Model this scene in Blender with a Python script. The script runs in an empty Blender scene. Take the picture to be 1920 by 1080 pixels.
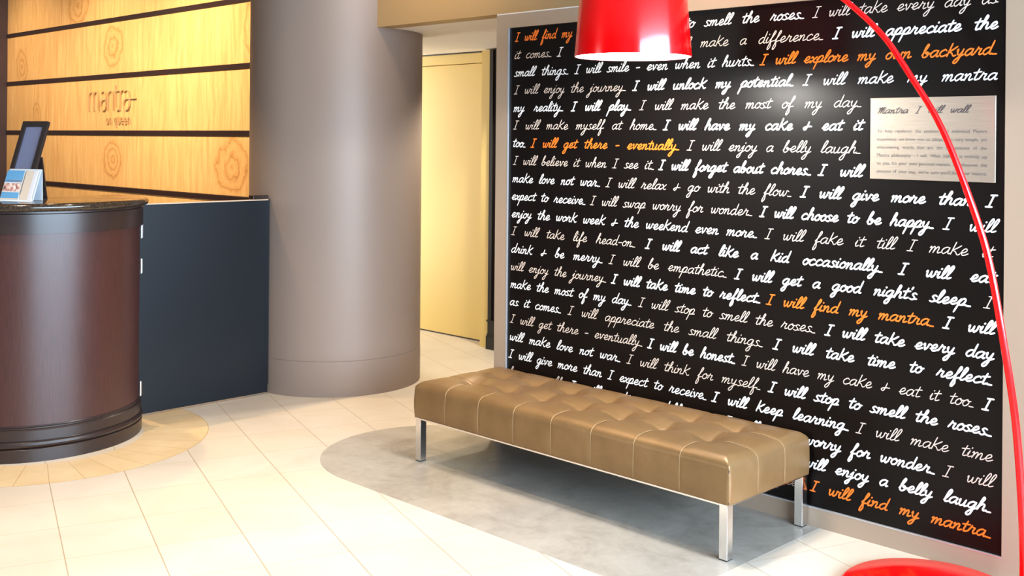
import bpy, bmesh, math, random
from mathutils import Vector, Matrix
random.seed(4)
C = bpy.context.scene.collection
PI = math.pi

# ------------------------------------------------------------------ camera
YAW, ROLL, FPX, HORIZON = 0.7866, 0.0086, 2077.5, 261.5
cam_d = bpy.data.cameras.new('camera'); cam = bpy.data.objects.new('camera', cam_d); C.objects.link(cam)
fw = Vector((-math.sin(YAW), math.cos(YAW), 0)); rt0 = Vector((math.cos(YAW), math.sin(YAW), 0)); up0 = Vector((0, 0, 1))
rt = rt0*math.cos(ROLL) + up0*math.sin(ROLL); up = up0*math.cos(ROLL) - rt0*math.sin(ROLL)
M = Matrix.Identity(4)
for i in range(3):
    M[i][0] = rt[i]; M[i][1] = up[i]; M[i][2] = -fw[i]
M[0][3], M[1][3], M[2][3] = 0, 0, 1.6
cam.matrix_world = M
cam_d.sensor_width = 36; cam_d.lens = 36*FPX/1920; cam_d.shift_y = -(540-HORIZON)/1920
cam_d.clip_start = 0.05
bpy.context.scene.camera = cam

# ------------------------------------------------------------------ light and exposure
sc = bpy.context.scene
sc.view_settings.view_transform = 'Standard'
try: sc.view_settings.look = 'None'
except Exception: pass
sc.view_settings.gamma = 1; sc.view_settings.use_curve_mapping = False
sc.view_settings.exposure = 0.82
w = bpy.data.worlds.new('daylight'); sc.world = w; w.use_nodes = True
bg = w.node_tree.nodes['Background']; bg.inputs[0].default_value = (0.66, 0.82, 1.0, 1); bg.inputs[1].default_value = .15

def spot(name, loc, target, power, color, angle, blend=.5, size=.04):
    d = bpy.data.lights.new(name, 'SPOT'); d.energy = power; d.color = color
    d.spot_size = math.radians(angle); d.spot_blend = blend; d.shadow_soft_size = size
    o = bpy.data.objects.new(name, d); C.objects.link(o); o.location = loc
    o.rotation_euler = (Vector(target)-Vector(loc)).to_track_quat('-Z', 'Y').to_euler()
    return o
def area(name, loc, target, power, color, sx, sy):
    d = bpy.data.lights.new(name, 'AREA'); d.energy = power; d.color = color
    d.shape = 'RECTANGLE'; d.size = sx; d.size_y = sy
    o = bpy.data.objects.new(name, d); C.objects.link(o); o.location = loc
    o.rotation_euler = (Vector(target)-Vector(loc)).to_track_quat('-Z', 'Y').to_euler()
    return o
WARM = (1.0, .68, .36); WARM2 = (1.0, .76, .50)
# daylight through the shop-front on the right
area('window_daylight', (3.65, 2.5, 2.0), (-5.5, 2.5, 1.75), 1150, (.60, .79, 1.0), 8.0, 2.0)
area('board_glow_fill', (-7.25, -3.9, 1.95), (-2.5, 4.1, 1.7), 40, (.88, .96, .95), 1.5, .8)  # added lamp behind the camera, aimed at the board for a glow
# wall washers over the timber wall
for (x, z, p) in [(-11.4, 1.9, 150), (-9.6, 1.9, 230), (-7.9, 1.9, 330)]:
    spot('wall_washer', (x, 2.9, 3.15), (x, 4.5, z), p, (1.0, .82, .58), 100, 1., .1)
# ceiling downlights over the lobby floor
for (x, y, p, c, a) in [(-5.0, 1.6, 120, WARM2, 66), (-4.4, 2.9, 90, WARM2, 80), (-2.9, 3.7, 80, WARM2, 80), (-3.5, 1.9, 120, WARM2, 60), (-2.4, .9, 90, WARM2, 66), (-6.7, 2.9, 130, WARM, 80)]:
    spot('ceiling_downlight', (x, y, 3.17), (x, y, 0), p, c, a, .6)
area('door_fill', (-8.15, 5.2, 1.25), (-6.7, 6.0, 1.1), 26, (1.0, .95, .84), .7, 2.0)  # added unseen fill that pales the left of the yellow door
spot('soffit_bounce_fill', (-5.3, 5.5, 2.28), (-5.6, 5.3, 0), 130, (1., .90, .72), 120, .5, .1)  # added fill: lights the passage floor so its bounce brightens the soffit
spot('bulkhead_downlight', (-4.9, 3.75, 3.17), (-4.9, 4.3, 2.3), 28, WARM, 120, 1., .05)

# ------------------------------------------------------------------ materials
def mat(name, color=(.5, .5, .5), rough=.5, metal=0., coat=0., spec=.5, emis=None, estr=0., coat_rough=.05):
    m = bpy.data.materials.new(name); m.use_nodes = True
    b = m.node_tree.nodes['Principled BSDF']
    b.inputs['Base Color'].default_value = (*color, 1); b.inputs['Roughness'].default_value = rough
    b.inputs['Metallic'].default_value = metal; b.inputs['Coat Weight'].default_value = coat
    b.inputs['Coat Roughness'].default_value = coat_rough
    b.inputs['Specular IOR Level'].default_value = spec
    if emis: b.inputs['Emission Color'].default_value = (*emis, 1); b.inputs['Emission Strength'].default_value = estr
    return m
class G:
    """tiny node-graph helper"""
    def __init__(s, m): s.m = m; s.t = m.node_tree; s.b = s.t.nodes['Principled BSDF']
    def n(s, typ, **kw):
        x = s.t.nodes.new(typ)
        for k, v in kw.items(): setattr(x, k, v)
        return x
    def put(s, sock, v):
        if hasattr(v, 'node'): s.t.links.new(v, sock)
        else: sock.default_value = v
    def m_(s, op, a, b=0., c=0.):
        x = s.n('ShaderNodeMath', operation=op)
        for i, v in enumerate((a, b, c)): s.put(x.inputs[i], v)
        return x.outputs[0]
    def pos(s):
        x = s.n('ShaderNodeTexCoord'); y = s.n('ShaderNodeSeparateXYZ'); s.t.links.new(x.outputs['Object'], y.inputs[0])
        return x.outputs['Object'], y.outputs[0], y.outputs[1], y.outputs[2]
    def vec(s, a, b, c):
        x = s.n('ShaderNodeCombineXYZ')
        for i, v in enumerate((a, b, c)): s.put(x.inputs[i], v)
        return x.outputs[0]
    def noise(s, v, scale, detail=4., rough=.55, dist=0.):
        x = s.n('ShaderNodeTexNoise'); s.put(x.inputs['Vector'], v)
        x.inputs['Scale'].default_value = scale; x.inputs['Detail'].default_value = detail
        x.inputs['Roughness'].default_value = rough; x.inputs['Distortion'].default_value = dist
        return x.outputs['Fac']
    def ramp(s, f, stops):
        x = s.n('ShaderNodeValToRGB'); s.put(x.inputs[0], f); e = x.color_ramp.elements
        while len(e) < len(stops): e.new(.5)
        for k, (p, c) in enumerate(stops): e[k].position = p; e[k].color = (*c, 1)
        return x.outputs[0]
    def mix(s, f, a, b, mode='MIX'):
        x = s.n('ShaderNodeMix', data_type='RGBA', blend_type=mode)
        s.put(x.inputs[0], f)
        for i, v in ((6, a), (7, b)): s.put(x.inputs[i], v if hasattr(v, 'node') else (*v, 1))
        return x.outputs[2]
    def bump(s, h, strength=.2, dist=.01):
        x = s.n('ShaderNodeBump'); x.inputs['Strength'].default_value = strength; x.inputs['Distance'].default_value = dist
        s.put(x.inputs['Height'], h); s.t.links.new(x.outputs[0], s.b.inputs['Normal'])
    def col(s, c): s.put(s.b.inputs['Base Color'], c)

# stone tile floor: grid turned against the walls
TH = 1.2359
floor_m = mat('cream_stone_tiles', rough=.38, spec=.35); g = G(floor_m); P, X, Y, Z = g.pos()
u = g.m_('ADD', g.m_('MULTIPLY', X, math.cos(TH)), g.m_('MULTIPLY', Y, math.sin(TH)))
v = g.m_('ADD', g.m_('MULTIPLY', X, -math.sin(TH)), g.m_('MULTIPLY', Y, math.cos(TH)))
ui = g.m_('DIVIDE', g.m_('SUBTRACT', u, .3091-10*.3334), .3334); vi = g.m_('DIVIDE', g.m_('SUBTRACT', v, 4.868-20*.368), .368)
du = g.m_('MULTIPLY', g.m_('ABSOLUTE', g.m_('SUBTRACT', g.m_('FRACT', g.m_('ADD', ui, .5)), .5)), .3334)
dv = g.m_('MULTIPLY', g.m_('ABSOLUTE', g.m_('SUBTRACT', g.m_('FRACT', g.m_('ADD', vi, .5)), .5)), .368)
wn = g.n('ShaderNodeTexWhiteNoise'); g.put(wn.inputs['Vector'], g.vec(g.m_('FLOOR', ui), g.m_('FLOOR', vi), 0.))
c1 = g.ramp(g.noise(P, 2.3, 6, .6, .6), [(.3, (.55, .48, .395)), (.7, (.64, .575, .495))])
c1 = g.mix(g.m_('MULTIPLY', wn.outputs[0], .3), c1, (.58, .47, .34))
specks = g.m_('GREATER_THAN', g.noise(P, 55, 3, .5), .735)
c1 = g.mix(g.m_('MULTIPLY', specks, .35), c1, (.45, .34, .22))
c1 = g.mix(g.m_('MULTIPLY', g.m_('LESS_THAN', du, .0023), .7), c1, (.30, .20, .10))
c1 = g.mix(g.m_('MULTIPLY', g.m_('LESS_THAN', dv, .0019), .55), c1, (.34, .24, .13))
g.col(c1)

inlay_m = mat('grey_marble_inlay', rough=.36, spec=.35); g = G(inlay_m); P, X, Y, Z = g.pos()
n1 = g.noise(P, 3.2, 8, .68, 1.2); n2 = g.noise(P, 22, 6, .7)
c = g.ramp(g.m_('ADD', g.m_('MULTIPLY', n1, .7), g.m_('MULTIPLY', n2, .3)), [(.33, (.26, .225, .185)), (.5, (.36, .32, .27)), (.68, (.44, .395, .34))])
g.col(c)

ring_m = mat('yellow_wedge_stones', rough=.38, spec=.35); g = G(ring_m); P, X, Y, Z = g.pos()
ang = g.m_('ARCTAN2', Y, X); ai = g.m_('DIVIDE', g.m_('ADD', ang, math.radians(20.5)+8*math.radians(10.65)), math.radians(10.65))
rad = g.m_('SQRT', g.m_('ADD', g.m_('MULTIPLY', X, X), g.m_('MULTIPLY', Y, Y)))
da = g.m_('MULTIPLY', g.m_('MULTIPLY', g.m_('ABSOLUTE', g.m_('SUBTRACT', g.m_('FRACT', g.m_('ADD', ai, .5)), .5)), math.radians(10.65)), rad)
wn = g.n('ShaderNodeTexWhiteNoise'); g.put(wn.inputs['Vector'], g.vec(g.m_('FLOOR', ai), 0., 0.))
c = g.ramp(g.noise(P, 4, 6, .6), [(.3, (.62, .45, .25)), (.7, (.74, .58, .36))])
c = g.mix(g.m_('MULTIPLY', wn.outputs[0], .3), c, (.55, .37, .17))
c = g.mix(g.m_('MULTIPLY', g.m_('LESS_THAN', da, .0018), .7), c, (.40, .25, .11))
c = g.mix(g.m_('MULTIPLY', g.m_('GREATER_THAN', rad, .835), .7), c, (.40, .25, .11))
g.col(c)

def paint(name, col, rough=.55, spec=.4, metal=0., bump=.04):
    m = mat(name, col, rough, metal, spec=spec); g = G(m); P, X, Y, Z = g.pos()
    g.bump(g.noise(P, 260, 2, .5), bump, .002); return m
tan_m = paint('tan_wall_paint', (.36, .265, .19), .5)
head_m = paint('gold_tan_paint', (.40, .27, .13), .55)
pillar_m = paint('taupe_satin_paint', (.26, .195, .157), .50, .3, .1)
white_m = paint('white_soffit_paint', (.80, .76, .72), .7)
yellow_m = paint('yellow_gloss_paint', (.80, .60, .22), .5, .4)
ceil_m = paint('grey_ceiling_paint', (.30, .28, .26), .8)
brown_m = paint('dark_brown_paint', (.065, .033, .024), .45)
black_frame_m = mat('black_door_frame', (.012, .009, .009), .35)

def wood(name, base, lo, hi, knots=(), rough=.3):
    m = mat(name, rough=rough, spec=.45); g = G(m); P, X, Y, Z = g.pos()
    wob = g.m_('MULTIPLY', g.m_('SUBTRACT', g.noise(g.vec(g.m_('MULTIPLY', X, 1.), 0., g.m_('MULTIPLY', Z, .8)), 3.0, 3), .5), .10)
    xs = g.m_('ADD', X, wob)
    grain = g.noise(g.vec(g.m_('MULTIPLY', xs, 9), 0., g.m_('MULTIPLY', Z, .7)), 2.6, 7, .68, .5)
    fine = g.noise(g.vec(g.m_('MULTIPLY', xs, 70), 0., g.m_('MULTIPLY', Z, 1.6)), 3, 3, .6)
    f = g.m_('ADD', g.m_('MULTIPLY', grain, .72), g.m_('MULTIPLY', fine, .28))
    c = g.ramp(f, [(.28, lo), (.5, base), (.68, hi)])
    for (kx, kz, kw, kh) in knots:
        n = g.noise(P, 5, 3, .6); n2 = g.noise(P, 30, 3, .6)
        ex = g.m_('DIVIDE', g.m_('SUBTRACT', X, kx), kw); ez = g.m_('DIVIDE', g.m_('SUBTRACT', Z, kz), kh)
        d = g.m_('SQRT', g.m_('ADD', g.m_('MULTIPLY', ex, ex), g.m_('MULTIPLY', ez, ez)))
        d = g.m_('ADD', g.m_('ADD', d, g.m_('MULTIPLY', g.m_('SUBTRACT', n, .5), .9)), g.m_('MULTIPLY', g.m_('SUBTRACT', n2, .5), .16))
        rings = g.ramp(g.m_('FRACT', g.m_('MULTIPLY', d, 2.6)), [(0., lo), (.05, (.26, .12, .035)), (.10, lo), (.5, base), (.9, (.56, .29, .09))])
        mask = g.m_('MINIMUM', g.m_('MULTIPLY', g.m_('MAXIMUM', g.m_('SUBTRACT', 1.15, d), 0.), 3.5), .8)
        c = g.mix(mask, c, rings)
    g.col(c); g.bump(f, .05, .002); return m
MB_, ML_, MH_ = (.62, .345, .125), (.46, .215, .060), (.74, .465, .195)
black_strip_m = mat('dark_brown_lacquer', (.022, .011, .010), .3, spec=.4)

desk_m = mat('red_brown_veneer', rough=.34, spec=.5); g = G(desk_m); P, X, Y, Z = g.pos()
ang = g.m_('MULTIPLY', g.m_('ARCTAN2', Y, X), .55)
gr = g.noise(g.vec(g.m_('MULTIPLY', ang, 60), 0., g.m_('MULTIPLY', Z, 1.3)), 6, 6, .75, .3)
br = g.noise(g.vec(g.m_('MULTIPLY', ang, 5), 0., g.m_('MULTIPLY', Z, .2)), 2, 2)
c = g.ramp(gr, [(.33, (.014, .0045, .0042)), (.52, (.042, .013, .011)), (.7, (.080, .028, .022))])
c = g.mix(g.m_('MULTIPLY', br, .5), c, (.055, .018, .012)); g.col(c)
ink_m = mat('black_brown_stain', (.022, .012, .010), .3, spec=.5)
granite_m = mat('dark_granite', (.03, .02, .014), .12, spec=.6); g = G(granite_m); P, X, Y, Z = g.pos()
g.col(g.ramp(g.noise(P, 90, 4, .7), [(.4, (.012, .008, .006)), (.62, (.045, .028, .016)), (.75, (.12, .08, .045))]))
gate_m = paint('slate_blue_black_laminate', (.0065, .0095, .0135), .36, .32)
edge_m = mat('pale_edge_band', (.55, .40, .28), .4)
steel_m = mat('brushed_steel', (.62, .60, .58), .25, 1.)
chrome_m = mat('satin_chrome', (.72, .70, .68), .2, 1.)
alu_m = mat('silver_trim', (.66, .66, .68), .35, .7)
leather_m = mat('bronze_leather', (.30, .18, .070), .37, .32, spec=.5); g = G(leather_m); P, X, Y, Z = g.pos()
g.col(g.ramp(g.noise(P, 7, 5, .6), [(.3, (.205, .112, .042)), (.7, (.262, .148, .060))])); g.bump(g.noise(P, 420, 2, .5), .06, .002)
stitch_m = mat('tan_stitching', (.36, .23, .11), .5)
dark_m = mat('black_underside', (.02, .018, .016), .7)
board_m = mat('black_board_face', (.0042, .0026, .0022), .33, spec=.18); g = G(board_m); P, X, Y, Z = g.pos()
g.bump(g.noise(g.vec(g.m_('MULTIPLY', X, 1.), 0., g.m_('MULTIPLY', Z, 8.)), 30, 3), .03, .001)
ink_white = mat('white_lettering', (.90, .90, .92), .5)
ink_thin = mat('pale_lettering', (.70, .58, .50), .5)
ink_orange = mat('orange_lettering', (.90, .19, .015), .5)
ink_dark = mat('engraved_dark', (.035, .03, .04), .5); ink_grey = mat('engraved_grey', (.10, .085, .085), .5)
plaque_m = mat('brushed_plaque', (.80, .72, .64), .26, .6); g = G(plaque_m); P, X, Y, Z = g.pos()
br = g.noise(g.vec(g.m_('MULTIPLY', X, 2.), 0., g.m_('MULTIPLY', Z, 120.)), 4, 5, .7)
g.col(g.ramp(br, [(.3, (.44, .35, .27)), (.7, (.56, .46, .37))])); g.bump(br, .05, .001)
brass_m = mat('gold_metal_letters', (.66, .42, .18), .35, .35)
red_m = mat('glossy_red_lacquer', (.86, .0005, .002), .18, coat=.25, spec=.4)
inner_m = mat('white_inside', (.9, .9, .88), .5)
glow_m = mat('lamp_diffuser', (1, 1, 1), .5, emis=(1., .97, .93), estr=14.)
frame_m = mat('black_plastic', (.028, .018, .016), .3)
screen_m = mat('lavender_sheet', (.20, .20, .29), .35)
acryl_m = mat('white_acrylic', (.58, .63, .68), .2)
paper_m = mat('cream_paper', (.60, .50, .40), .6); bluep_m = mat('blue_print', (.12, .33, .55), .4)
photo_m = mat('printed_photo', (.6, .4, .35), .4); g = G(photo_m); P, X, Y, Z = g.pos()
g.col(g.ramp(g.noise(P, 48, 3, .6), [(.34, (.08, .05, .06)), (.45, (.52, .22, .18)), (.56, (.82, .60, .48)), (.66, (.85, .75, .70))]))
whitep_m = mat('pale_print', (.60, .60, .64), .5)

# ------------------------------------------------------------------ mesh helpers
def obj(name, bm, m, parent=None, smooth=False, bevel=0.):
    me = bpy.data.meshes.new(name); bmesh.ops.recalc_face_normals(bm, faces=bm.faces) if not getattr(bm, 'keep', False) else None
    bm.to_mesh(me); bm.free()
    for x in (m if isinstance(m, (list, tuple)) else [m]): me.materials.append(x)
    if smooth:
        for p in me.polygons: p.use_smooth = True
    o = bpy.data.objects.new(name, me); C.objects.link(o)
    if parent: o.parent = parent
    if bevel:
        b = o.modifiers.new('bevel', 'BEVEL'); b.width = bevel; b.segments = 3; b.limit_method = 'ANGLE'
    return o
def auto(o, ang=40):
    me = o.data
    for p in me.polygons: p.use_smooth = True
    me.set_sharp_from_angle(angle=math.radians(ang)); return o
def tag(o, label=None, cat=None, group=None, kind=None):
    if label: o['label'] = label
    if cat: o['category'] = cat
    if group: o['group'] = group
    if kind: o['kind'] = kind
    return o
def thing(name, label, cat, loc=(0, 0, 0), rz=0., group=None):
    o = bpy.data.objects.new(name, None); C.objects.link(o); o.location = loc; o.rotation_euler = (0, 0, rz)
    o.empty_display_size = .1
    return tag(o, label, cat, group)
def struct(name, bm, m, parent=None, **kw):
    o = obj(name, bm, m, parent, **kw)
    if not parent: o['kind'] = 'structure'
    return o
def box(bm, a, b, mi=0):
    x0, y0, z0 = a; x1, y1, z1 = b
    vs = [bm.verts.new(p) for p in [(x0, y0, z0), (x1, y0, z0), (x1, y1, z0), (x0, y1, z0), (x0, y0, z1), (x1, y0, z1), (x1, y1, z1), (x0, y1, z1)]]
    for f in [(3, 2, 1, 0), (4, 5, 6, 7), (0, 1, 5, 4), (1, 2, 6, 5), (2, 3, 7, 6), (3, 0, 4, 7)]:
        bm.faces.new([vs[i] for i in f]).material_index = mi
    return vs
def bx(a, b):
    bm = bmesh.new(); box(bm, a, b); return bm
def lathe(prof, n=96, a0=0., a1=2*PI, cap=False):
    """prof: list of (r, z); closed sweep if a1-a0 = 2pi; with cap the two end sections are filled"""
    bm = bmesh.new(); full = abs(a1-a0-2*PI) < 1e-6
    rows = []
    k = n if full else n+1
    for i in range(k):
        a = a0+(a1-a0)*i/n
        rows.append([bm.verts.new((r*math.cos(a), r*math.sin(a), z)) for r, z in prof])
    for i in range(n):
        p, q = rows[i], rows[(i+1) % k]
        for j in range(len(prof)-1):
            try: bm.faces.new([p[j], q[j], q[j+1], p[j+1]])
            except ValueError: pass
    if cap and not full:
        for r in (rows[0], rows[-1]):
            try: bm.faces.new(r)
            except ValueError: pass
    bmesh.ops.remove_doubles(bm, verts=bm.verts, dist=1e-6)
    return bm
def prism(poly, z0, z1):
    bm = bmesh.new()
    a = [bm.verts.new((x, y, z0)) for x, y in poly]; b = [bm.verts.new((x, y, z1)) for x, y in poly]
    bm.faces.new(a[::-1]); bm.faces.new(b); n = len(poly)
    for i in range(n): bm.faces.new([a[i], a[(i+1) % n], b[(i+1) % n], b[i]])
    return bm
def catmull(pts, k=4):
    if len(pts) < 3: return [tuple(p) for p in pts]
    out = []; n = len(pts); D = len(pts[0])
    for i in range(n-1):
        p0 = pts[max(i-1, 0)]; p1 = pts[i]; p2 = pts[i+1]; p3 = pts[min(i+2, n-1)]
        for j in range(k):
            t = j/k
            out.append(tuple(.5*((2*p1[d])+(-p0[d]+p2[d])*t+(2*p0[d]-5*p1[d]+4*p2[d]-p3[d])*t*t+(-p0[d]+3*p1[d]-3*p2[d]+p3[d])*t**3) for d in range(D)))
    out.append(tuple(pts[-1])); return out
def tube(bm, pts, r, n=12, caps=True):
    """r: number or list"""
    pts = [Vector(p) for p in pts]; rows = []
    ref = Vector((0, 0, 1)) if abs((pts[1]-pts[0]).normalized().z) < .9 else Vector((1, 0, 0))
    for i, p in enumerate(pts):
        t = (pts[min(i+1, len(pts)-1)]-pts[max(i-1, 0)]).normalized()
        a = ref-t*ref.dot(t); a.normalize(); b = t.cross(a); ref = a
        rr = r[i] if isinstance(r, (list, tuple)) else r
        rows.append([bm.verts.new(p+a*rr*math.cos(2*PI*j/n)+b*rr*math.sin(2*PI*j/n)) for j in range(n)])
    for i in range(len(rows)-1):
        for j in range(n): bm.faces.new([rows[i][j], rows[i][(j+1) % n], rows[i+1][(j+1) % n], rows[i+1][j]])
    if caps: bm.faces.new(rows[0][::-1]); bm.faces.new(rows[-1])
def ribbon(bm, pts, w, y, depth=0., rise=0.):
    """stroke of width w through 2-D (x, z) points, lying in the plane y (facing -y), optionally raised by depth"""
    if len(pts) == 2: pts = [tuple(pts[0][k]+(pts[1][k]-pts[0][k])*t for k in (0, 1)) for t in (0., .06, .94, 1.)]
    n = len(pts)
    if n < 2: return
    P = [Vector((p[0], p[1])) for p in pts]
    d0 = (P[1]-P[0]); d1 = (P[-1]-P[-2])
    if d0.length < 1e-9 or d1.length < 1e-9: return
    P[0] = P[0]-d0.normalized()*w*.35; P[-1] = P[-1]+d1.normalized()*w*.35
    L, R = [], []
    for i in range(n):
        a = P[i]-P[max(i-1, 0)]; b = P[min(i+1, n-1)]-P[i]
        a = a.normalized() if a.length > 1e-9 else b.normalized(); b = b.normalized() if b.length > 1e-9 else a
        t = (a+b); t = t.normalized() if t.length > .2 else b
        nrm = Vector((-t.y, t.x)); k = w*.5*(.62 if i in (0, n-1) else 1.)
        L.append(P[i]+nrm*k); R.append(P[i]-nrm*k)
    F = [(bm.verts.new((l.x, y-depth-rise*i, l.y)), bm.verts.new((r.x, y-depth-rise*i, r.y))) for i, (l, r) in enumerate(zip(L, R))]
    for i in range(n-1):
        bm.faces.new([F[i][0], F[i][1], F[i+1][1], F[i+1][0]])
    if depth:
        B = [(bm.verts.new((l.x, y, l.y)), bm.verts.new((r.x, y, r.y))) for l, r in zip(L, R)]
        for i in range(n-1):
            bm.faces.new([F[i][0], F[i+1][0], B[i+1][0], B[i][0]]); bm.faces.new([F[i][1], B[i][1], B[i+1][1], F[i+1][1]])
        bm.faces.new([F[0][0], B[0][0], B[0][1], F[0][1]]); bm.faces.new([F[-1][0], F[-1][1], B[-1][1], B[-1][0]])

# ------------------------------------------------------------------ the room
YW = 4.165                                                   # face of the lettered board
YF = 4.155                                                   # face of the tan wall round it
BX0, BX1, BZ0, BZ1 = -4.202, -1.602, .078, 2.194             # the board
WX0, WX1, WZ1 = -4.289, -1.15, 2.267
struct('floor', bx((-12.3, -4.0, -.12), (3.9, 7.0, 0)), floor_m)
arc = [(-4.23+.585*math.cos(a), 3.704+.585*math.sin(a)) for a in [math.radians(d) for d in range(129, 271, 3)]]
arc = [(x, min(y, YF)) for x, y in arc]
o = struct('floor_inlay', prism([(-2.342, YF), (-4.6, YF)]+arc+[(-2.342, 3.119)], -.02, .0003), inlay_m)
bm = lathe([(.50, -.02), (.50, .0003), (.84, .0003), (.84, -.02), (.50, -.02)], 80, math.radians(-100), math.radians(97), True)
o = struct('floor_ring', bm, ring_m); o.location = (-5.8855, 2.396, 0)
struct('ceiling', bx((-12.3, -4.0, 3.2), (3.9, 7.0, 3.3)), ceil_m)

# partition wall with the recess for the board
wb = struct('wall_back', bx((WX0, 4.1805, 0), (WX1, 4.2895, WZ1)), tan_m)
for i, (p, q) in enumerate([((WX0, YF, 0), (BX0, 4.1805, WZ1)), ((BX1, YF, 0), (WX1, 4.1805, WZ1)), ((BX0, YF, 0), (BX1, 4.1805, BZ0)), ((BX0, YF, BZ1), (BX1, 4.1805, WZ1))]):
    struct('trim_%d' % (i+1), bx(p, q), tan_m)
tb = bmesh.new(); box(tb, (WX0, YF+.002, WZ1), (WX1, 4.288, WZ1+.006)); obj('top_trim', tb, white_m, wb)
# bulkhead, soffit and passage
bm = bx((-5.75, 4.29, 2.2946), (-1.15, 4.42, 3.2)); struct('wall_bulkhead', bm, head_m)
bm = bmesh.new(); box(bm, (-6.2, 4.42, 2.2946), (-1.15, 6.3, 2.40)); box(bm, (-8.2, 4.66, 2.2946), (-6.2, 6.3, 2.40)); struct('ceiling_soffit', bm, white_m)
struct('wall_passage', bx((-8.2, 6.15, 0), (-4.3, 6.3, 2.2946)), yellow_m)
o = struct('wall_partition_rear', bx((-4.24, 4.2905, 0), (-4.0, 6.15, 2.2946)), tan_m)
d = bpy.data.objects.new('door_1', None); C.objects.link(d); d['kind'] = 'structure'
obj('leaf', bx((-7.6, 6.017, .012), (-6.30, 6.06, 2.20)), yellow_m, d)
obj('transom', bx((-7.6, 5.99, 2.205), (-6.22, 6.06, 2.284)), yellow_m, d)
obj('door_gap_shade', bx((-7.6, 6.03, 0), (-6.28, 6.08, .011)), black_frame_m, d)  # black strip standing in for the shade in the gap under the door
obj('jamb', bx((-6.225, 5.875, 0), (-6.112, 6.06, 2.284)), yellow_m, d)
fr = bmesh.new(); box(fr, (-6.112, 5.85, .0), (-6.075, 6.1, 2.2846)); box(fr, (-6.075, 5.862, 0), (-5.0, 6.1, 2.2846))
box(fr, (-7.7, 5.98, 2.2846), (-5.0, 6.1, 2.2940)); obj('architrave', fr, black_frame_m, d)
pl = bmesh.new(); box(pl, (-6.118, 5.838, 0), (-5.9, 5.87, .10)); box(pl, (-6.114, 5.843, .10), (-5.9, 5.87, .118)); box(pl, (-6.110, 5.847, .118), (-5.9, 5.87, .21)); box(pl, (-6.118, 5.842, .21), (-5.9, 5.87, .222))
obj('plinth_block', pl, black_frame_m, d)

# round pillar
PX, PY, PR = -6.0588, 4.3912, .5663
bm = lathe([(0, 0), (PR+.0015, 0), (PR+.0015, .2185), (PR-.002, .2195), (PR-.002, .2215), (PR, .2225), (PR, 3.2), (0, 3.2)], 160)
o = auto(struct('pillar', bm, pillar_m), 30); o.location = (PX, PY, 0)

# timber-clad wall behind the desk
WY = 4.5
wr = struct('wall_reception', bx((-12.2, WY+.02, 0), (-6.2, WY+.14, 3.2)), black_strip_m)
zs = [0.06, .62, 1.125, 1.628, 2.14, 2.645, 3.2]; ST = .046
knots = [[], [(-9.5, .92, .2, .2)], [(-9.6, 1.395, .22, .21), (-7.56, 1.37, .26, .25)], [(-11.3, 1.8, .12, .16)], [(-9.62, 2.41, .23, .20), (-11.7, 2.3, .16, .2), (-7.2, 2.45, .22, .28)], [(-10.35, 2.84, .26, .22)]]
for k in range(6):
    m = wood('maple_veneer_%d' % k, MB_, ML_, MH_, knots[k])
    obj('timber_panel', bx((-12.2, WY, zs[k]+ST/2), (-6.2, WY+.02, zs[k+1]-ST/2)), m, wr)
for k in range(1, 6):
    obj('dark_strip', bx((-12.2, WY-.012, zs[k]-ST/2+.002), (-6.2, WY+.02, zs[k]+ST/2-.002)), black_strip_m, wr, bevel=.004)
struct('wall_left', bx((-12.3, -4.0, 0), (-12.085, WY+.02, 3.2)), brown_m)
# shop-front on the right lets the daylight in; front wall opening is added for the board glow
bm = bmesh.new(); box(bm, (3.8, -4, 0), (3.9, 7, .95)); box(bm, (3.8, -4, 3.05), (3.9, 7, 3.2)); box(bm, (3.8, -4, .95), (3.9, -1.6, 3.05))
for y in (.4, 2.4, 4.4): box(bm, (3.8, y, .95), (3.9, y+.07, 3.05))
box(bm, (3.8, 6.6, .95), (3.9, 7, 3.05)); struct('wall_right', bm, tan_m)
bm = bmesh.new(); box(bm, (-12.3, -4.1, 0), (-8.2, -4, 3.2)); box(bm, (-6.3, -4.1, 0), (3.9, -4, 3.2)); box(bm, (-8.2, -4.1, 2.5), (-6.3, -4, 3.2)); box(bm, (-8.2, -4.1, 0), (-6.3, -4, 1.3)); struct('wall_front', bm, brown_m)
struct('wall_rear', bx((-12.3, 6.9, 0), (3.9, 7.0, 3.2)), tan_m)

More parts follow.
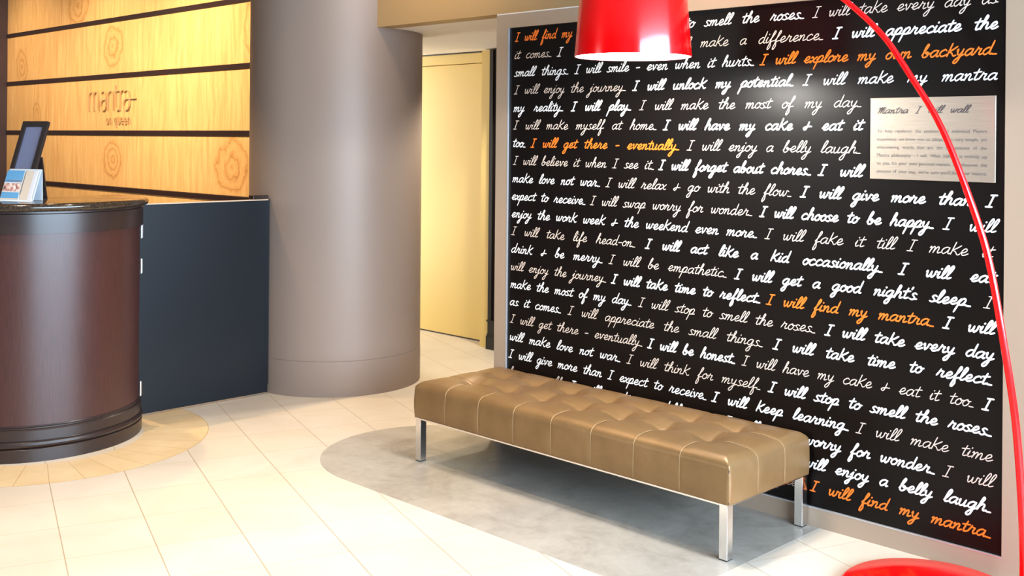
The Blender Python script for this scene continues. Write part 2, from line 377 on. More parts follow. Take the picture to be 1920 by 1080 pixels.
# ------------------------------------------------------------------ handwriting
GL = {
 'a': (1.0, [[(.75,.85),(.5,1),(.17,.78),(.05,.36),(.25,.0),(.52,.2),(.72,.6),(.78,.95)], [(.78,.95),(.73,.4),(.8,.05),(1.0,.15)]]),
 'b': (.92, [[(0,.3),(.28,1.2),(.42,1.8),(.3,1.95),(.16,1.4),(.1,.4),(.22,.02),(.5,.05),(.68,.45),(.52,.8),(.36,.62),(.6,.5),(.92,.6)]]),
 'c': (.85, [[(.7,.8),(.48,1),(.14,.7),(.08,.3),(.3,0),(.6,.08),(.86,.25)]]),
 'd': (1.0, [[(.72,.85),(.45,1),(.12,.7),(.05,.3),(.25,0),(.5,.15),(.7,.6),(.82,1.95)], [(.82,1.95),(.72,.4),(.8,.05),(1.0,.12)]]),
 'e': (.85, [[(0,.3),(.38,.42),(.62,.72),(.5,1),(.25,.85),(.12,.4),(.3,.02),(.6,.08),(.86,.3)]]),
 'f': (.72, [[(.05,.3),(.36,1.0),(.58,1.7),(.45,1.95),(.32,1.4),(.2,0),(.08,-.95),(.22,-1.12),(.4,-.6),(.3,.05),(.45,.22),(.74,.3)]]),
 'g': (.98, [[(.72,.85),(.45,1),(.12,.7),(.05,.3),(.25,.02),(.52,.22),(.76,.95)], [(.76,.95),(.68,.1),(.56,-.85),(.3,-1.12),(.16,-.85),(.48,-.25),(1.0,.18)]]),
 'h': (.95, [[(0,.3),(.3,1.2),(.42,1.8),(.29,1.95),(.18,1.3),(.08,0)], [(.08,0),(.2,.6),(.5,.98),(.66,.78),(.62,.2),(.74,.02),(.96,.18)]]),
 'i': (.44, [[(0,.4),(.16,.95)], [(.16,.95),(.09,.25),(.2,.02),(.46,.2)], [(.24,1.36),(.29,1.46)]]),
 'j': (.55, [[(0,.45),(.28,.98)], [(.28,.98),(.2,0),(.06,-.9),(-.18,-1.12),(-.28,-.85),(.08,-.3),(.58,.2)], [(.38,1.36),(.43,1.46)]]),
 'k': (1.0, [[(.22,1.9),(.05,0)], [(.88,1.42),(.5,.98),(.13,.68)], [(.13,.68),(.5,.45),(.76,.03),(1.02,.15)]]),
 'l': (.52, [[(0,.2),(.32,1),(.48,1.72),(.34,1.95),(.17,1.45),(.08,.35),(.2,.02),(.56,.22)]]),
 'm': (1.32, [[(0,.75),(.12,.95),(.16,.6),(.1,0)], [(.1,.05),(.27,.7),(.46,.96),(.56,.72),(.5,0)], [(.5,.05),(.7,.72),(.9,.96),(1.0,.72),(.96,.15),(1.07,.02),(1.34,.2)]]),
 'n': (.95, [[(0,.75),(.12,.95),(.16,.6),(.1,0)], [(.1,.05),(.28,.7),(.5,.96),(.62,.72),(.57,.15),(.68,.02),(.97,.2)]]),
 'o': (.80, [[(.45,1),(.15,.75),(.05,.35),(.25,0),(.55,.15),(.68,.62),(.45,1)], [(.45,1),(.55,.74),(.86,.8)]]),
 'p': (.92, [[(0,.4),(.24,.95)], [(.24,.95),(.12,0),(-.04,-1.08)], [(.1,.2),(.34,.85),(.6,1.05),(.76,.74),(.58,.2),(.32,.05),(.2,.16)], [(.4,.05),(.94,.16)]]),
 'q': (.95, [[(.72,.85),(.45,1),(.12,.7),(.05,.3),(.25,.02),(.5,.2),(.74,.95)], [(.74,.95),(.62,-1.0),(.9,-.5)]]),
 'r': (.88, [[(0,.15),(.2,.8),(.26,1.12)], [(.26,1.12),(.36,.88),(.64,.86)], [(.64,.86),(.54,.3),(.64,.02),(.92,.18)]]),
 's': (.74, [[(.62,.85),(.38,1),(.17,.78),(.36,.52),(.52,.24),(.3,0),(0,.12)], [(.5,.14),(.78,.14)]]),
 't': (.64, [[(.34,1.62),(.2,.3),(.3,.02),(.66,.2)], [(-.08,1.06),(.68,1.2)]]),
 'u': (.96, [[(0,.7),(.1,.95),(.08,.3),(.25,0),(.5,.2),(.66,.95)], [(.66,.95),(.6,.25),(.7,.02),(.98,.2)]]),
 'v': (.84, [[(0,.75),(.12,.95),(.2,.4),(.3,.02)], [(.3,.02),(.52,.45),(.6,.95),(.88,.82)]]),
 'w': (1.24, [[(0,.75),(.1,.95),(.12,.35),(.25,.02),(.45,.3),(.56,.88)], [(.56,.88),(.58,.25),(.72,.02),(.95,.4),(1.0,.95),(1.28,.78)]]),
 'x': (.78, [[(0,.8),(.15,.95),(.3,.6),(.5,.05),(.8,.15)], [(.7,.95),(0,0)]]),
 'y': (.90, [[(0,.7),(.1,.95),(.12,.4),(.3,.1),(.5,.3),(.66,.95)], [(.66,.95),(.54,-.1),(.38,-.9),(.12,-1.12),(.02,-.82),(.4,-.22),(.92,.18)]]),
 'I': (.95, [[(.02,0),(.66,0)], [(.34,0),(.46,1.7)], [(.16,1.7),(.78,1.72)]]),
 'M': (1.55, [[(0,1.2),(.2,1.6),(.25,1),(.2,0)], [(.2,.1),(.5,1.4),(.68,1.6),(.7,1.1),(.65,.1)], [(.65,.1),(.95,1.4),(1.15,1.6),(1.18,1.0),(1.15,.2),(1.3,0),(1.58,.2)]]),
 '.': (.5, [[(.0,.06),(.12,.02),(.5,.02)]]), '-': (.75, [[(.05,.55),(.62,.6)]]),
 '&': (1.05, [[(.52,1.3),(.42,.25),(.22,.03),(.04,.28),(.38,.52),(1.0,.55)]]), "'": (.2, [[(.18,1.85),(.1,1.5)]]),
}
def layout(text, x0, x1, s):
    """start of every letter (x) and the horizontal scale so that text fills x0..x1"""
    words = text.split(' '); wd = [sum(GL[c][0] for c in w_) for w_ in words]
    un = sum(wd); gaps = len(words)-1
    fx = min((x1-x0)/((un+gaps*1.15)*s), 1.42)
    space = ((x1-x0)-un*s*fx)/gaps if gaps else 0.
    out = []; x = x0
    for w_ in words:
        for c in w_: out.append((c, x)); x += GL[c][0]*s*fx
        x += space
    return out, fx
def write(bm, text, x0, x1, zfun, s, wid, y, slant=.27):
    lay, fx = layout(text, x0, x1, s)
    for c, x in lay:
        jz = random.uniform(-.03, .03)
        for si, st in enumerate(GL[c][1]):
            pts = catmull(st, 4) if len(st) > 2 else st
            pp = []
            for (a, b) in pts:
                px = x+(a+slant*b)*s*fx; pp.append((px, zfun(px)+(b+jz)*s))
            ribbon(bm, pp, wid, y-.0011*si, 0., .00002)

# the board: rows of sentences; numbers are picture columns of the sentence ends, turned into metres along the wall
cyaw, syaw = math.cos(YAW), math.sin(YAW)
def wall_x(px, k=0.):
    d = fw*FPX + rt*(px-960) + up*(HORIZON-300)
    return d.x*YW/d.y
B, T_, O_, W_ = 'bold', 'thin', 'orange', 'white'
ROWS = [
 [('I will find my mantra.', O_, 964, 1140), ('I will stop to smell the roses.', W_, 1152, 1505), ('I will take every day as', T_, 1521, 1868)],
 [('it comes.', T_, 963, 1032), ('I will laugh.', W_, 1043, 1215), ('I will make a difference.', T_, 1228, 1541), ('I will appreciate the', B, 1559, 1868)],
 [('small things.', W_, 963, 1064), ('I will smile - even when it hurts.', W_, 1076, 1412), ('I will explore my own backyard.', O_, 1423, 1867)],
 [('I will enjoy the journey.', T_, 963, 1172), ('I will unlock my potential.', B, 1185, 1486), ('I will make my mantra', W_, 1504, 1868)],
 [('my reality.', W_, 962, 1055), ('I will play.', B, 1070, 1182), ('I will make the most of my day.', T_, 1198, 1614)],
 [('I will make myself at home.', T_, 962, 1230), ('I will have my cake & eat it', B, 1243, 1616)],
 [('too.', W_, 961, 985), ('I will get there - eventually.', O_, 995, 1273), ('I will enjoy a belly laugh.', T_, 1288, 1613)],
 [('I will believe it when I see it.', T_, 962, 1226), ('I will forget about chores.', B, 1235, 1520), ('I will', B, 1534, 1616)],
 [('make love not war.', W_, 961, 1125), ('I will relax & go with the flow.', T_, 1136, 1484), ('I will give more than I', B, 1501, 1866)],
 [('expect to receive.', W_, 960, 1098), ('I will swap worry for wonder.', T_, 1107, 1411), ('I will choose to be happy.', B, 1425, 1751), ('I will', W_, 1769, 1867)],
 [('enjoy the work week & the weekend even more.', W_, 960, 1420), ('I will fake it till I make it', T_, 1435, 1862)],
 [('I will take life head-on.', T_, 960, 1192), ('I will act like a kid occasionally.', B, 1211, 1656), ('I will eat', B, 1686, 1866)],
 [('drink & be merry.', W_, 960, 1131), ('I will be empathetic.', T_, 1143, 1364), ("I will get a good night's sleep.", B, 1379, 1822), ('I', T_, 1846, 1864)],
 [('will enjoy the journey.', T_, 959, 1138), ('I will take time to reflect.', B, 1148, 1427), ('I will find my mantra.', O_, 1439, 1753), ('I will', B, 1770, 1866)],
 [('make the most of my day.', W_, 959, 1186), ('I will stop to smell the roses.', T_, 1199, 1531), ('I will take every day', B, 1549, 1866)],
 [('as it comes.', W_, 958, 1054), ('I will appreciate the small things.', T_, 1067, 1433), ('I will take time to reflect.', B, 1452, 1863)],
 [('I will get there - eventually.', T_, 959, 1207), ('I will be honest.', B, 1217, 1381), ('I will have my cake & eat it too.', T_, 1394, 1829), ('I', B, 1845, 1866)],
 [('will make love not war.', W_, 958, 1166), ('I will think for myself.', T_, 1178, 1429), ('I will stop to smell the roses.', B, 1444, 1863)],
 [('I will give more than I expect to receive.', W_, 957, 1328), ('I will keep learning.', B, 1338, 1595), ('I will make time', T_, 1609, 1865)],
 [('for myself.', T_, 957, 1060), ('I will make a difference.', B, 1072, 1350), ('I will swap worry for wonder.', B, 1362, 1757), ('I will', T_, 1772, 1866)],
 [('appreciate the small things.', T_, 957, 1190), ('I will be honest.', W_, 1205, 1420), ('I will enjoy a belly laugh.', B, 1480, 1863)],
 [('I will take life head-on.', W_, 957, 1210), ('I will keep it simple.', T_, 1225, 1507), ('I will find my mantra.', O_, 1524, 1863)],
]
bd = thing('message_board', 'large black wall board covered in handwritten white and orange sentences', 'board', ((BX0+BX1)/2, YW, BZ0))
ox, oy, oz = bd.location
face = bx((BX0+.001-ox, 0, .001), (BX1-.001-ox, .0145, BZ1-BZ0-.001)); obj('board_face', face, board_m, bd)
for nm, a, b in (('edge_trim', (BX0, YF-.001, BZ0), (BX0+.004, YW, BZ1)), ('edge_trim', (BX0, YF-.001, BZ0-.001), (BX1, YW, BZ0+.003))):
    obj(nm, bx((a[0]-ox, a[1]-oy, a[2]-oz), (b[0]-ox, b[1]-oy, b[2]-oz)), alu_m, bd)
sty = {B: (.0067, ink_white, 'bold white sentence'), W_: (.0053, ink_white, 'white sentence'), T_: (.0039, ink_thin, 'thin pale sentence'), O_: (.0060, ink_orange, 'orange sentence')}
XL, XR = wall_x(967), wall_x(1860)
for r, row in enumerate(ROWS):
    zl, zr = 2.1211-.09338*r, 2.1205-.0944*r
    zf = lambda x, zl=zl, zr=zr: zl+(zr-zl)*(x-XL)/(XR-XL)
    for (t, k, a, b) in row:
        wd, m, lab = sty[k]
        bm = bmesh.new()
        write(bm, t, wall_x(a), wall_x(b), zf, .0255, wd, YW-.0012)
        bmesh.ops.translate(bm, verts=bm.verts, vec=(-ox, -oy, -oz))
        o = obj('handwritten_sentence', bm, m, bd); o['label'] = lab

# steel plaque fixed on the board
QX0, QX1, QZ0, QZ1 = -2.133, -1.637, 1.455, 1.778
pq = thing('plaque', 'brushed steel plaque with small engraved text fixed on the black board', 'plaque', ((QX0+QX1)/2, YW-.001, QZ0))
ox, oy, oz = pq.location
obj('plate', bx((QX0-ox, -.006, 0), (QX1-ox, 0, QZ1-QZ0)), plaque_m, pq, bevel=.0012)
bm = bmesh.new()
write(bm, 'Mantra I will wall', -2.105-ox, -1.74-ox, lambda x: 1.716-oz, .0150, .0026, -.0066, .35)
o = obj('heading', bm, ink_dark, pq); o['label'] = 'dark handwritten heading'
BODY = ['To help reinforce the positive and individual Mantra', 'experience we invite you to adopt two very simple, yet', 'empowering words that are the cornerstone of the',
        'Mantra philosophy - I will. What follows is entirely up', "to you. It's your own personal mantra. So whatever the", "purpose of your stay, we're sure you'll find your mantra."]
def font_bm(t, size):
    cu = bpy.data.curves.new('t', 'FONT'); cu.body = t; cu.size = size
    o = bpy.data.objects.new('t', cu); C.objects.link(o); dg = bpy.context.evaluated_depsgraph_get(); dg.update()
    me = bpy.data.meshes.new_from_object(o.evaluated_get(dg)); bpy.data.objects.remove(o); bpy.data.curves.remove(cu)
    bm = bmesh.new(); bm.from_mesh(me); bpy.data.meshes.remove(me); return bm
for i, t in enumerate(BODY):
    words = t.split(' '); parts = [font_bm(x, .0185) for x in words]
    wid = [max(v.co.x for v in p.verts)-min(v.co.x for v in p.verts) for p in parts]
    W = .428; gap = (W-sum(wid)*.98)/(len(words)-1); sx = 1.
    if gap < .005: sx = (W-.006*(len(words)-1))/sum(wid); gap = .006
    bm = bmesh.new(); x = -2.103-ox
    for p, wv in zip(parts, wid):
        mnx = min(v.co.x for v in p.verts); vm = {}
        for v_ in p.verts: vm[v_] = bm.verts.new((x+(v_.co.x-mnx)*sx, -.0066, 1.640-.0318*i-oz+v_.co.y))
        for f in p.faces: bm.faces.new([vm[v_] for v_ in f.verts])
        x += wv*sx+gap; p.free()
    o = obj('text_line', bm, ink_grey, pq)

# ------------------------------------------------------------------ raised sign on the timber wall
sg = thing('wall_sign', 'raised gold lettering sign on the timber wall behind the desk', 'sign', (-9.615, WY-.002, 1.692))
ox, oy, oz = sg.location
def arcpts(cx, cz, rx, rz, a0, a1, n=8): return [(cx+rx*math.cos(math.radians(a0+(a1-a0)*i/n)), cz+rz*math.sin(math.radians(a0+(a1-a0)*i/n))) for i in range(n+1)]
zb, zt = 1.832, 2.008
def letter(strokes, wdt, dep):
    bm = bmesh.new()
    for k, s_ in enumerate(strokes): ribbon(bm, [(x-ox, z-oz) for x, z in s_], wdt, 0., dep+.0012*k, .00003)
    bmesh.ops.recalc_face_normals(bm, faces=bm.faces); return bm
def arch(x0, x1, z0, z1):
    r = (x1-x0)/2; return [(x0, z0)]+arcpts((x0+x1)/2, z1-r, r, r, 180, 0)+[(x1, z0)]
def a_let(x0, x1, z0, z1):
    r = (x1-x0)/2; zm = z0+(z1-z0)*.56; cx = (x0+x1)/2
    return [arcpts(cx, z1-r, r, r, 140, 0)+[(x1, z0+r)]+arcpts(cx, z0+r, r, r, 0, -180)+[(x0, zm-r)]+arcpts(cx, zm-r, r, r, 180, 90)+[(x1, zm)]]
L1 = [[arch(-10.075, -9.975, zb, zt), arch(-9.975, -9.875, zb, zt)], a_let(-9.828, -9.722, zb, zt), [arch(-9.685, -9.572, zb, zt)],
      [[(-9.530, 2.05), (-9.530, zb+.045)]+arcpts(-9.485, zb+.045, .045, .045, 180, 330), [(-9.565, zt-.004), (-9.478, zt-.004)]],
      [[(-9.440, zb), (-9.440, zt-.045)]+arcpts(-9.395, zt-.045, .045, .045, 180, 95)], a_let(-9.375, -9.262, zb, zt)+[[(-9.262, 1.932), (-9.148, 1.932)]]]
for s_ in L1: obj('large_letter', letter(s_, .0135, .014), brass_m, sg)
z0, z1 = 1.706, 1.766
def o_let(x0, x1): return [arcpts((x0+x1)/2, (z0+z1)/2, (x1-x0)/2, (z1-z0)/2, 0, 360, 16)]
def e_let(x0, x1): return [[(x0, (z0+z1)/2), (x1, (z0+z1)/2)]+arcpts((x0+x1)/2, (z0+z1)/2, (x1-x0)/2, (z1-z0)/2, 0, 310, 14)]
L2 = [o_let(-9.715, -9.675), [arch(-9.650, -9.610, z0, z1)], o_let(-9.555, -9.515)+[[(-9.515, z1), (-9.515, z0-.03)]],
      [[(-9.49, z1), (-9.49, z0+.02)]+arcpts(-9.47, z0+.02, .02, .02, 180, 360)+[(-9.45, z1)]], e_let(-9.425, -9.383), e_let(-9.358, -9.316), [arch(-9.292, -9.252, z0, z1)]]
for s_ in L2: obj('small_letter', letter(s_, .0085, .010), brass_m, sg)

# ------------------------------------------------------------------ reception desk
DC = (-6.006, 2.38); TOPZ = 1.266; A0, A1 = math.radians(-97), math.radians(97)
dk = thing('reception_desk', 'curved dark red-brown reception desk with black granite top', 'desk', (*DC, 0))
def half(prof, name, m, ang=35): return auto(obj(name, lathe(prof, 80, A0, A1, True), m, dk), ang)
half([(0, .0), (.558, 0), (.558, .062), (.554, .066), (.548, .068), (0, .068)], 'plinth', ink_m)
half([(0, .068), (.549, .068), (.558, .074), (.562, .084), (.558, .095), (.549, .101), (.547, .105), (.553, .107), (.553, .152), (.549, .158), (.543, .160), (.543, .166), (.546, .170), (.543, .176), (0, .176)], 'base_moulding', ink_m, 25)
half([(0, .176), (.540, .176), (.540, 1.116), (0, 1.116)], 'curved_front', desk_m)
half([(0, 1.116), (.556, 1.116), (.556, 1.212), (.549, 1.216), (.549, 1.226), (0, 1.226)], 'fascia_band', ink_m)
pr = [(0, 1.226)]+[(.566+.020*math.cos(a), 1.246+.020*math.sin(a)) for a in [math.radians(x) for x in range(-90, 91, 15)]]+[(0, TOPZ)]
half(pr, 'worktop', granite_m, 60)
a = math.radians(76)
bm = bmesh.new(); tube(bm, [(.543*math.cos(a), .543*math.sin(a), .178), (.543*math.cos(a), .543*math.sin(a), 1.115)], .005, 8); obj('edge_strip', bm, steel_m, dk, smooth=True)

# gate between desk and pillar
gt = thing('counter_gate', 'dark slate blue swing gate between the desk and the round pillar', 'gate', (-5.985, 3.38, 0))
obj('gate_panel', bx((-.015, -.42, .010), (.015, .436, 1.208)), gate_m, gt)
obj('top_edge', bx((-.015, -.42, 1.208), (.015, .432, 1.214)), edge_m, gt)
obj('edge_seal', bx((-.012, .436, .06), (.012, .444, 1.214)), black_frame_m, gt)
lt = obj('latch', bx((-.05, .330, 1.214), (.004, .440, 1.238)), ink_m, gt, bevel=.003)
for z in (1.06, .86, .16):
    bm = bmesh.new(); tube(bm, [(.018, -.408, z-.042), (.018, -.408, z+.042)], .0045, 10); box(bm, (.0151, -.408, z-.04), (.0170, -.398, z+.04)); obj('hinge', bm, steel_m, gt)

# sign frame and brochure rack on the desk
AX = math.radians(25)                                           # both face towards -Y, turned a little
fr = thing('sign_frame', 'black framed tilted notice stand with lavender sheet on the desk', 'sign', (-5.905, 2.252, TOPZ), AX)
lean = math.radians(20)
def leanbox(x0, x1, s0, s1, d0, d1, y0=0., zz=0.):
    """box on a plane leaning back by lean: x across, s up the slope, d out of its face (towards -y)"""
    bm = bmesh.new(); box(bm, (x0, -d1, s0), (x1, -d0, s1)); R = Matrix.Rotation(-lean, 4, 'X')
    for v_ in bm.verts: v_.co = R @ v_.co + Vector((0, y0, zz))
    return bm
FW, FH = .083, .42
bm = bmesh.new()
def addlean(*a):
    t = leanbox(*a); me = bpy.data.meshes.new('t'); t.to_mesh(me); t.free(); bm.from_mesh(me); bpy.data.meshes.remove(me)
for a in [(-FW, -FW+.024, 0, FH, 0, .02), (FW-.024, FW, 0, FH, 0, .02), (-FW+.024, FW-.024, FH-.028, FH, 0, .02), (-FW+.024, FW-.024, 0, .028, 0, .02)]: addlean(*a, .0, .008)
obj('frame', bm, frame_m, fr)
obj('notice_sheet', leanbox(-FW+.02, FW-.02, .03, FH-.03, .002, .010, 0, .008), screen_m, fr)
bm = bmesh.new(); box(bm, (.0, .118, .0), (.085, .126, .22))
for v_ in bm.verts: v_.co.y -= v_.co.z*.17
obj('easel_back', bm, frame_m, fr)

rk = thing('brochure_rack', 'white acrylic tent brochure rack on the desk in front of the frame', 'rack', (-5.745, 2.186, TOPZ), AX)
RW = .103; prof = [(0, .014), (-.002, .0), (.004, .0), (.062, .158), (.066, .161), (.070, .158), (.074, 0.002)]
def sheet(prof, x0, x1, th=.003):
    bm = bmesh.new(); n = len(prof); off = []
    for i in range(n):
        a = Vector(prof[max(i-1, 0)]); b = Vector(prof[min(i+1, n-1)]); t = (b-a).normalized(); off.append(Vector(prof[i])+Vector((t.y, -t.x))*th)
    loop = [Vector(p) for p in prof]+off[::-1]
    A_ = [bm.verts.new((x0, p.x, p.y)) for p in loop]; B_ = [bm.verts.new((x1, p.x, p.y)) for p in loop]; m = len(loop)
    for i in range(m): bm.faces.new([A_[i], A_[(i+1) % m], B_[(i+1) % m], B_[i]])
    for i in range(n-1):
        bm.faces.new([A_[i], A_[m-1-i], A_[m-2-i], A_[i+1]]); bm.faces.new([B_[i], B_[i+1], B_[m-2-i], B_[m-1-i]])
    return bm
obj('bent_sheet', sheet(prof, -RW, RW), acryl_m, rk)
obj('divider', leanbox(.016, .019, .004, .03, .0, .014, .004, .0), acryl_m, rk)
Rz = Matrix.Rotation(AX, 4, 'Z')
def brochure(name, label, cat, x0, x1, h, d0, parts, group=None):
    loc = Vector(rk.location)+Rz @ Vector(((x0+x1)/2, 0, .004))
    t = thing(name, label, cat, loc, AX, group); c = (x1-x0)/2
    obj('pages', leanbox(-c, c, 0, h, d0, d0+.006, .004, 0), paper_m, t)
    for nm, m, a0, a1, s0, s1 in parts: obj(nm, leanbox(-c+2*c*a0, -c+2*c*a1, h*s0, h*s1, d0+.006, d0+.0066, .004, 0), m, t)
brochure('brochure', 'blue brochure with a photo strip at the left of the rack', 'brochure', -RW+.004, .013, .155, .0045,
         [('cover', bluep_m, 0, 1, .60, 1.), ('title_band', whitep_m, 0, 1, .56, .68), ('cover_photo', photo_m, .04, .96, .28, .56), ('cover', bluep_m, 0, 1, .05, .25), ('photo_border', whitep_m, 0, 1, .25, .28)])
brochure('leaflet', 'plain cream leaflet at the right of the rack', 'leaflet', .024, RW-.006, .155, .0045, [('printed_edge', whitep_m, .7, 1., .0, 1.)])

# ------------------------------------------------------------------ tufted bench
SX0, SX1, SY0, SY1, SZ0, SZ1 = -4.240, -2.385, 3.558, 4.148, .217, .385
bn = thing('bench', 'long tufted bronze leather bench on chrome legs in front of the black board', 'bench', ((SX0+SX1)/2, (SY0+SY1)/2, 0))
cx, cy = bn.location.x, bn.location.y
HX, HY = (SX1-SX0)/2, (SY1-SY0)/2
TX = [-HX+2*HX*(i+1)/8 for i in range(7)]; TY = [-HY+2*HY/3, -HY+4*HY/3]
def tuft(x, y):
    e = min(HX-abs(x), HY-abs(y)); fade = max(0., min(1., e/.05))
    z = .022*min(1., e/.16)*(2-min(1., e/.16))
    dx = min(abs(x-t) for t in TX); dy = min(abs(y-t) for t in TY)
    r = math.hypot(dx, dy)
    g1 = .0035*math.exp(-(dx/.008)**2)+.0022*math.exp(-(dx/.04)**2)
    g2 = (.0035*math.exp(-(dy/.008)**2)+.0030*math.exp(-(dy/.045)**2))
    g3 = .018*math.exp(-r/.024)+.016*math.exp(-(r/.075)**2)
    return z-fade*(g1+g2+g3)
RD, RV = .034, .010
def rounded(hx, hy, z0, z1, nx, ny, nz):
    """cushion body: small radius on the upright corners, generous radius along the top edges, tufted top"""
    bm = bmesh.new(); vd = {}
    def outline(x, y):
        q = Vector((max(-hx+RV, min(hx-RV, x)), max(-hy+RV, min(hy-RV, y)))); d_ = Vector((x, y))-q
        if abs(x) > hx-RV and abs(y) > hy-RV and d_.length > RV: return q+d_.normalized()*RV
        return Vector((x, y))
    def vert(x, y, z):
        k = (round(x, 5), round(y, 5), round(z, 5))
        if k in vd: return vd[k]
        p = outline(x, y); px, py, pz = p.x, p.y, z
        if z >= z1-1e-6:
            e = max(0., min(hx-abs(x), hy-abs(y)))
            pz = z1-RD+math.sqrt(max(0., RD*RD-max(0., RD-e)**2))+tuft(x, y)*min(1., e/RD)
        elif z > z0+.002:
            zz = (z-z0)/(z1-RD-z0); b_ = .004*(4*zz*(1-zz)); gs = lambda dd: .0022*math.exp(-(dd/.008)**2)*min(1., 4*zz)
            gx = gs(min(abs(x-t) for t in TX)); gy = gs(min(abs(y-t) for t in TY))
            if y < -hy+1e-4: py += gx-b_
            if y > hy-1e-4: py -= gx
            if x > hx-1e-4: px += b_-gy
            if x < -hx+1e-4: px -= b_-gy
        v_ = bm.verts.new((px, py, pz)); vd[k] = v_; return v_
    def cuts(h, n):
        e = [RD*t for t in (0, .03, .12, .27, .47, .72)]
        return [-h+t for t in e]+[-h+RD+(2*h-2*RD)*i/n for i in range(n+1)]+[h-t for t in e[::-1]]
    X_, Y_ = cuts(hx, nx), cuts(hy, ny); Z_ = [z0]+[z0+.004+(z1-RD-z0-.004)*i/nz for i in range(nz)]+[z1]
    def grid(A, Bc, f):
        for i in range(len(A)-1):
            for j in range(len(Bc)-1):
                try: bm.faces.new([f(A[i], Bc[j]), f(A[i+1], Bc[j]), f(A[i+1], Bc[j+1]), f(A[i], Bc[j+1])])
                except ValueError: pass
    grid(X_, Y_, lambda a, b: vert(a, b, z1)); grid(X_, Y_, lambda a, b: vert(a, b, z0))
    grid(X_, Z_, lambda a, b: vert(a, -hy, b)); grid(X_, Z_, lambda a, b: vert(a, hy, b))
    grid(Y_, Z_, lambda a, b: vert(-hx, a, b)); grid(Y_, Z_, lambda a, b: vert(hx, a, b))
    return bm
cu = obj('cushion', rounded(HX, HY, SZ0, SZ1, 220, 74, 10), leather_m, bn, smooth=True)
def surf(x, y): return SZ1+tuft(x, y)
bm = bmesh.new()
def edge_path(horiz, t):
    """seam up the side and over the rounded edge, then on along the top; horiz maps (outward distance, z) to a point"""
    pts = [(.0010, SZ0+.006), (.0016, SZ0+.04), (.0022, SZ0+.075), (.0014, SZ0+.11)]
    for k in range(0, 91, 15):
        a_ = math.radians(k); o_ = RD*math.cos(a_)-RD; z_ = SZ1-RD+RD*math.sin(a_); q_ = horiz(o_, z_)
        pts.append((o_+.0006*math.cos(a_), z_+tuft(q_[0], q_[1])*min(1., -o_/RD)+.0006*math.sin(a_)))
    return [horiz(*p) for p in pts]
for t in TX:
    pts = edge_path(lambda o_, z_: (t, -HY-o_, z_), t); y = -HY+.046
    while y < TY[0]-.012: pts.append((t, y, surf(t, y)+.0006)); y += .012
    tube(bm, pts, .0012, 6)
for t in TY:
    pts = edge_path(lambda o_, z_: (HX+o_, t, z_), t); x = HX-.046
    while x > TX[-1]+.012: pts.append((x, t, surf(x, t)+.0006)); x -= .012
    tube(bm, pts, .0012, 6)
obj('stitching', bm, stitch_m, bn, smooth=True)
bm = bmesh.new()
for sx in (-1, 1): tube(bm, [(sx*(HX-.0035), -HY+.0035, SZ0+.004), (sx*(HX-.0025), -HY+.0025, (SZ0+SZ1)/2-.01), (sx*(HX-.0035), -HY+.0035, SZ1-RD)], .0022, 8)
obj('corner_piping', bm, dark_m, bn, smooth=True)
for t in TX:
    for y in TY:
        bm = bmesh.new(); bmesh.ops.create_uvsphere(bm, u_segments=14, v_segments=8, radius=.009)
        for v_ in bm.verts: v_.co = Vector((t+v_.co.x, y+v_.co.y, surf(t, y)+.0015+v_.co.z*.4))
        obj('tuft_button', bm, leather_m, bn, smooth=True)
bm = bmesh.new(); box(bm, (-HX+.02, -HY+.02, .211), (HX-.02, HY-.02, .217)); obj('underside', bm, dark_m, bn)
bm = bmesh.new(); q = .2105
box(bm, (-HX+.006, -HY-.002, q), (HX-.006, -HY+.03, .2172)); box(bm, (-HX+.006, HY-.03, q), (HX-.006, HY-.004, .2172)); box(bm, (-HX+.006, -HY+.03, q), (-HX+.034, HY-.03, .2172)); box(bm, (HX-.034, -HY+.03, q), (HX-.006, HY-.03, .2172))
obj('frame_rail', bm, chrome_m, bn)
for sx in (-1, 1):
    for sy in (-1, 1):
        x0 = sx*(HX-.028); y0 = sy*(HY-.022)
        lg = obj('leg', bx((x0-.019, y0-.019, .004), (x0+.019, y0+.019, q)), chrome_m, bn, bevel=.002)
        obj('foot_pad', bx((x0-.018, y0-.018, 0), (x0+.018, y0+.018, .004)), dark_m, lg)

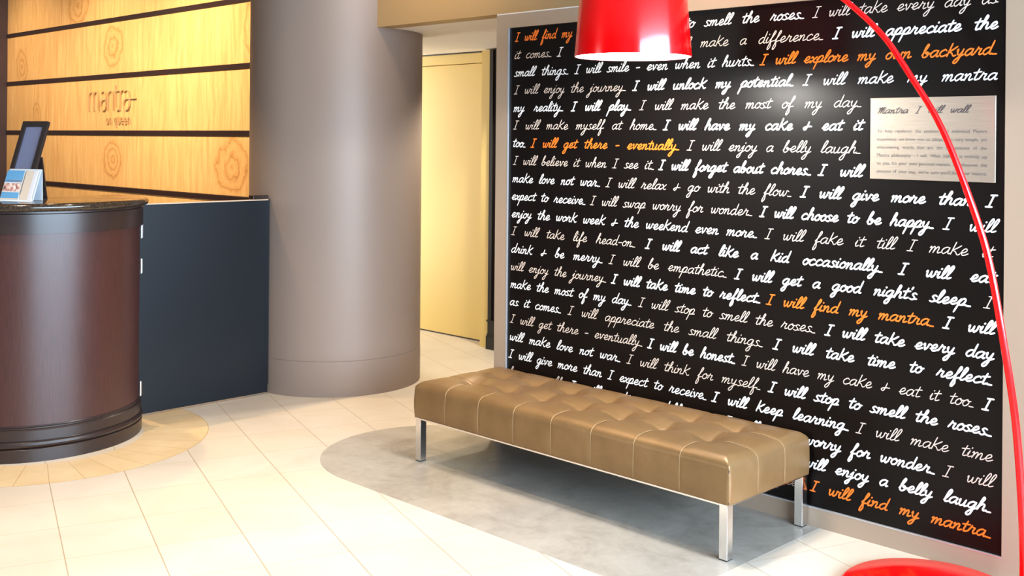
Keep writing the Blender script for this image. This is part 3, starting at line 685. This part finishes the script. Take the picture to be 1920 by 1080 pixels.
# ------------------------------------------------------------------ red arc lamp
LD = Vector((.95173, .30695, 0)); FOOT = Vector((-1.475, 3.985, 0)); DISC = Vector((-1.7079, 3.8118, 0))
lp = thing('arc_floor_lamp', 'tall glossy red arc floor lamp with cone shade and round base', 'lamp', DISC)
bm = lathe([(0, 0), (.312, 0), (.316, .004), (.314, .016), (.300, .026), (.20, .032), (0, .034)], 96)
auto(obj('base', bm, red_m, lp), 50)
arm = [(.012, .028), (.017, .099), (.010, .283), (.002, .430), (-.009, .551), (-.016, .651), (-.032, .750), (-.051, .874), (-.074, 1.009), (-.095, 1.143), (-.114, 1.228), (-.139, 1.309), (-.163, 1.384), (-.192, 1.465),
       (-.227, 1.565), (-.256, 1.632), (-.285, 1.699), (-.326, 1.768), (-.366, 1.831), (-.417, 1.912), (-.447, 1.970), (-.499, 2.025), (-.551, 2.081), (-.603, 2.126), (-.73, 2.235), (-.89, 2.335), (-1.08, 2.405), (-1.27, 2.44), (-1.4498, 2.44)]
ap = []
for i, (s_, z) in enumerate(arm):                                # light smoothing of the stem line
    if 0 < i < len(arm)-1: s_ = .25*arm[i-1][0]+.5*s_+.25*arm[i+1][0]; z = .25*arm[i-1][1]+.5*z+.25*arm[i+1][1]
    p = FOOT+LD*s_-DISC; ap.append((p.x, p.y, z))
ap = catmull(ap, 3); rr = [.0140-.0045*i/(len(ap)-1) for i in range(len(ap))]
bm = bmesh.new(); tube(bm, ap, rr, 16); obj('stem', bm, red_m, lp, smooth=True)
p0 = FOOT+LD*.012-DISC; bm = lathe([(0, .02), (.026, .02), (.026, .040), (.018, .050), (0, .050)], 32); bmesh.ops.translate(bm, verts=bm.verts, vec=(p0.x, p0.y, 0)); auto(obj('stem_socket', bm, red_m, lp))
SH = FOOT-LD*1.4498-DISC; SB = 1.940
def at_shade(bm):
    R = Matrix.Translation((SH.x, SH.y, SB)) @ Matrix.Rotation(math.radians(0), 4, 'X'); bmesh.ops.transform(bm, matrix=R, verts=bm.verts); return bm
shade = auto(obj('lamp_shade', at_shade(lathe([(.2350, .001), (.2383, 0), (.2386, .003), (.2195, .234), (.211, .278), (.192, .292), (.02, .296), (0, .296)], 128)), red_m, lp), 50)
auto(obj('shade_lining', at_shade(lathe([(.2350, .0012), (.216, .234), (.207, .275), (.186, .286), (0, .288)], 96)), inner_m, shade), 50)
obj('diffuser', at_shade(lathe([(0, .016), (.2315, .016), (.2315, .020), (0, .020)], 96)), glow_m, shade)
bm = bmesh.new(); tube(bm, [(0, 0, .294), (0, 0, .50)], .009, 12); auto(obj('shade_hanger', at_shade(bm), red_m, lp))
d = bpy.data.lights.new('lamp_light', 'SPOT'); d.energy = 60; d.color = (1., .96, .90); d.spot_size = math.radians(172); d.spot_blend = .1; d.shadow_soft_size = .09
o = bpy.data.objects.new('lamp_light', d); C.objects.link(o); o.location = (DISC.x+SH.x, DISC.y+SH.y, SB+.004)
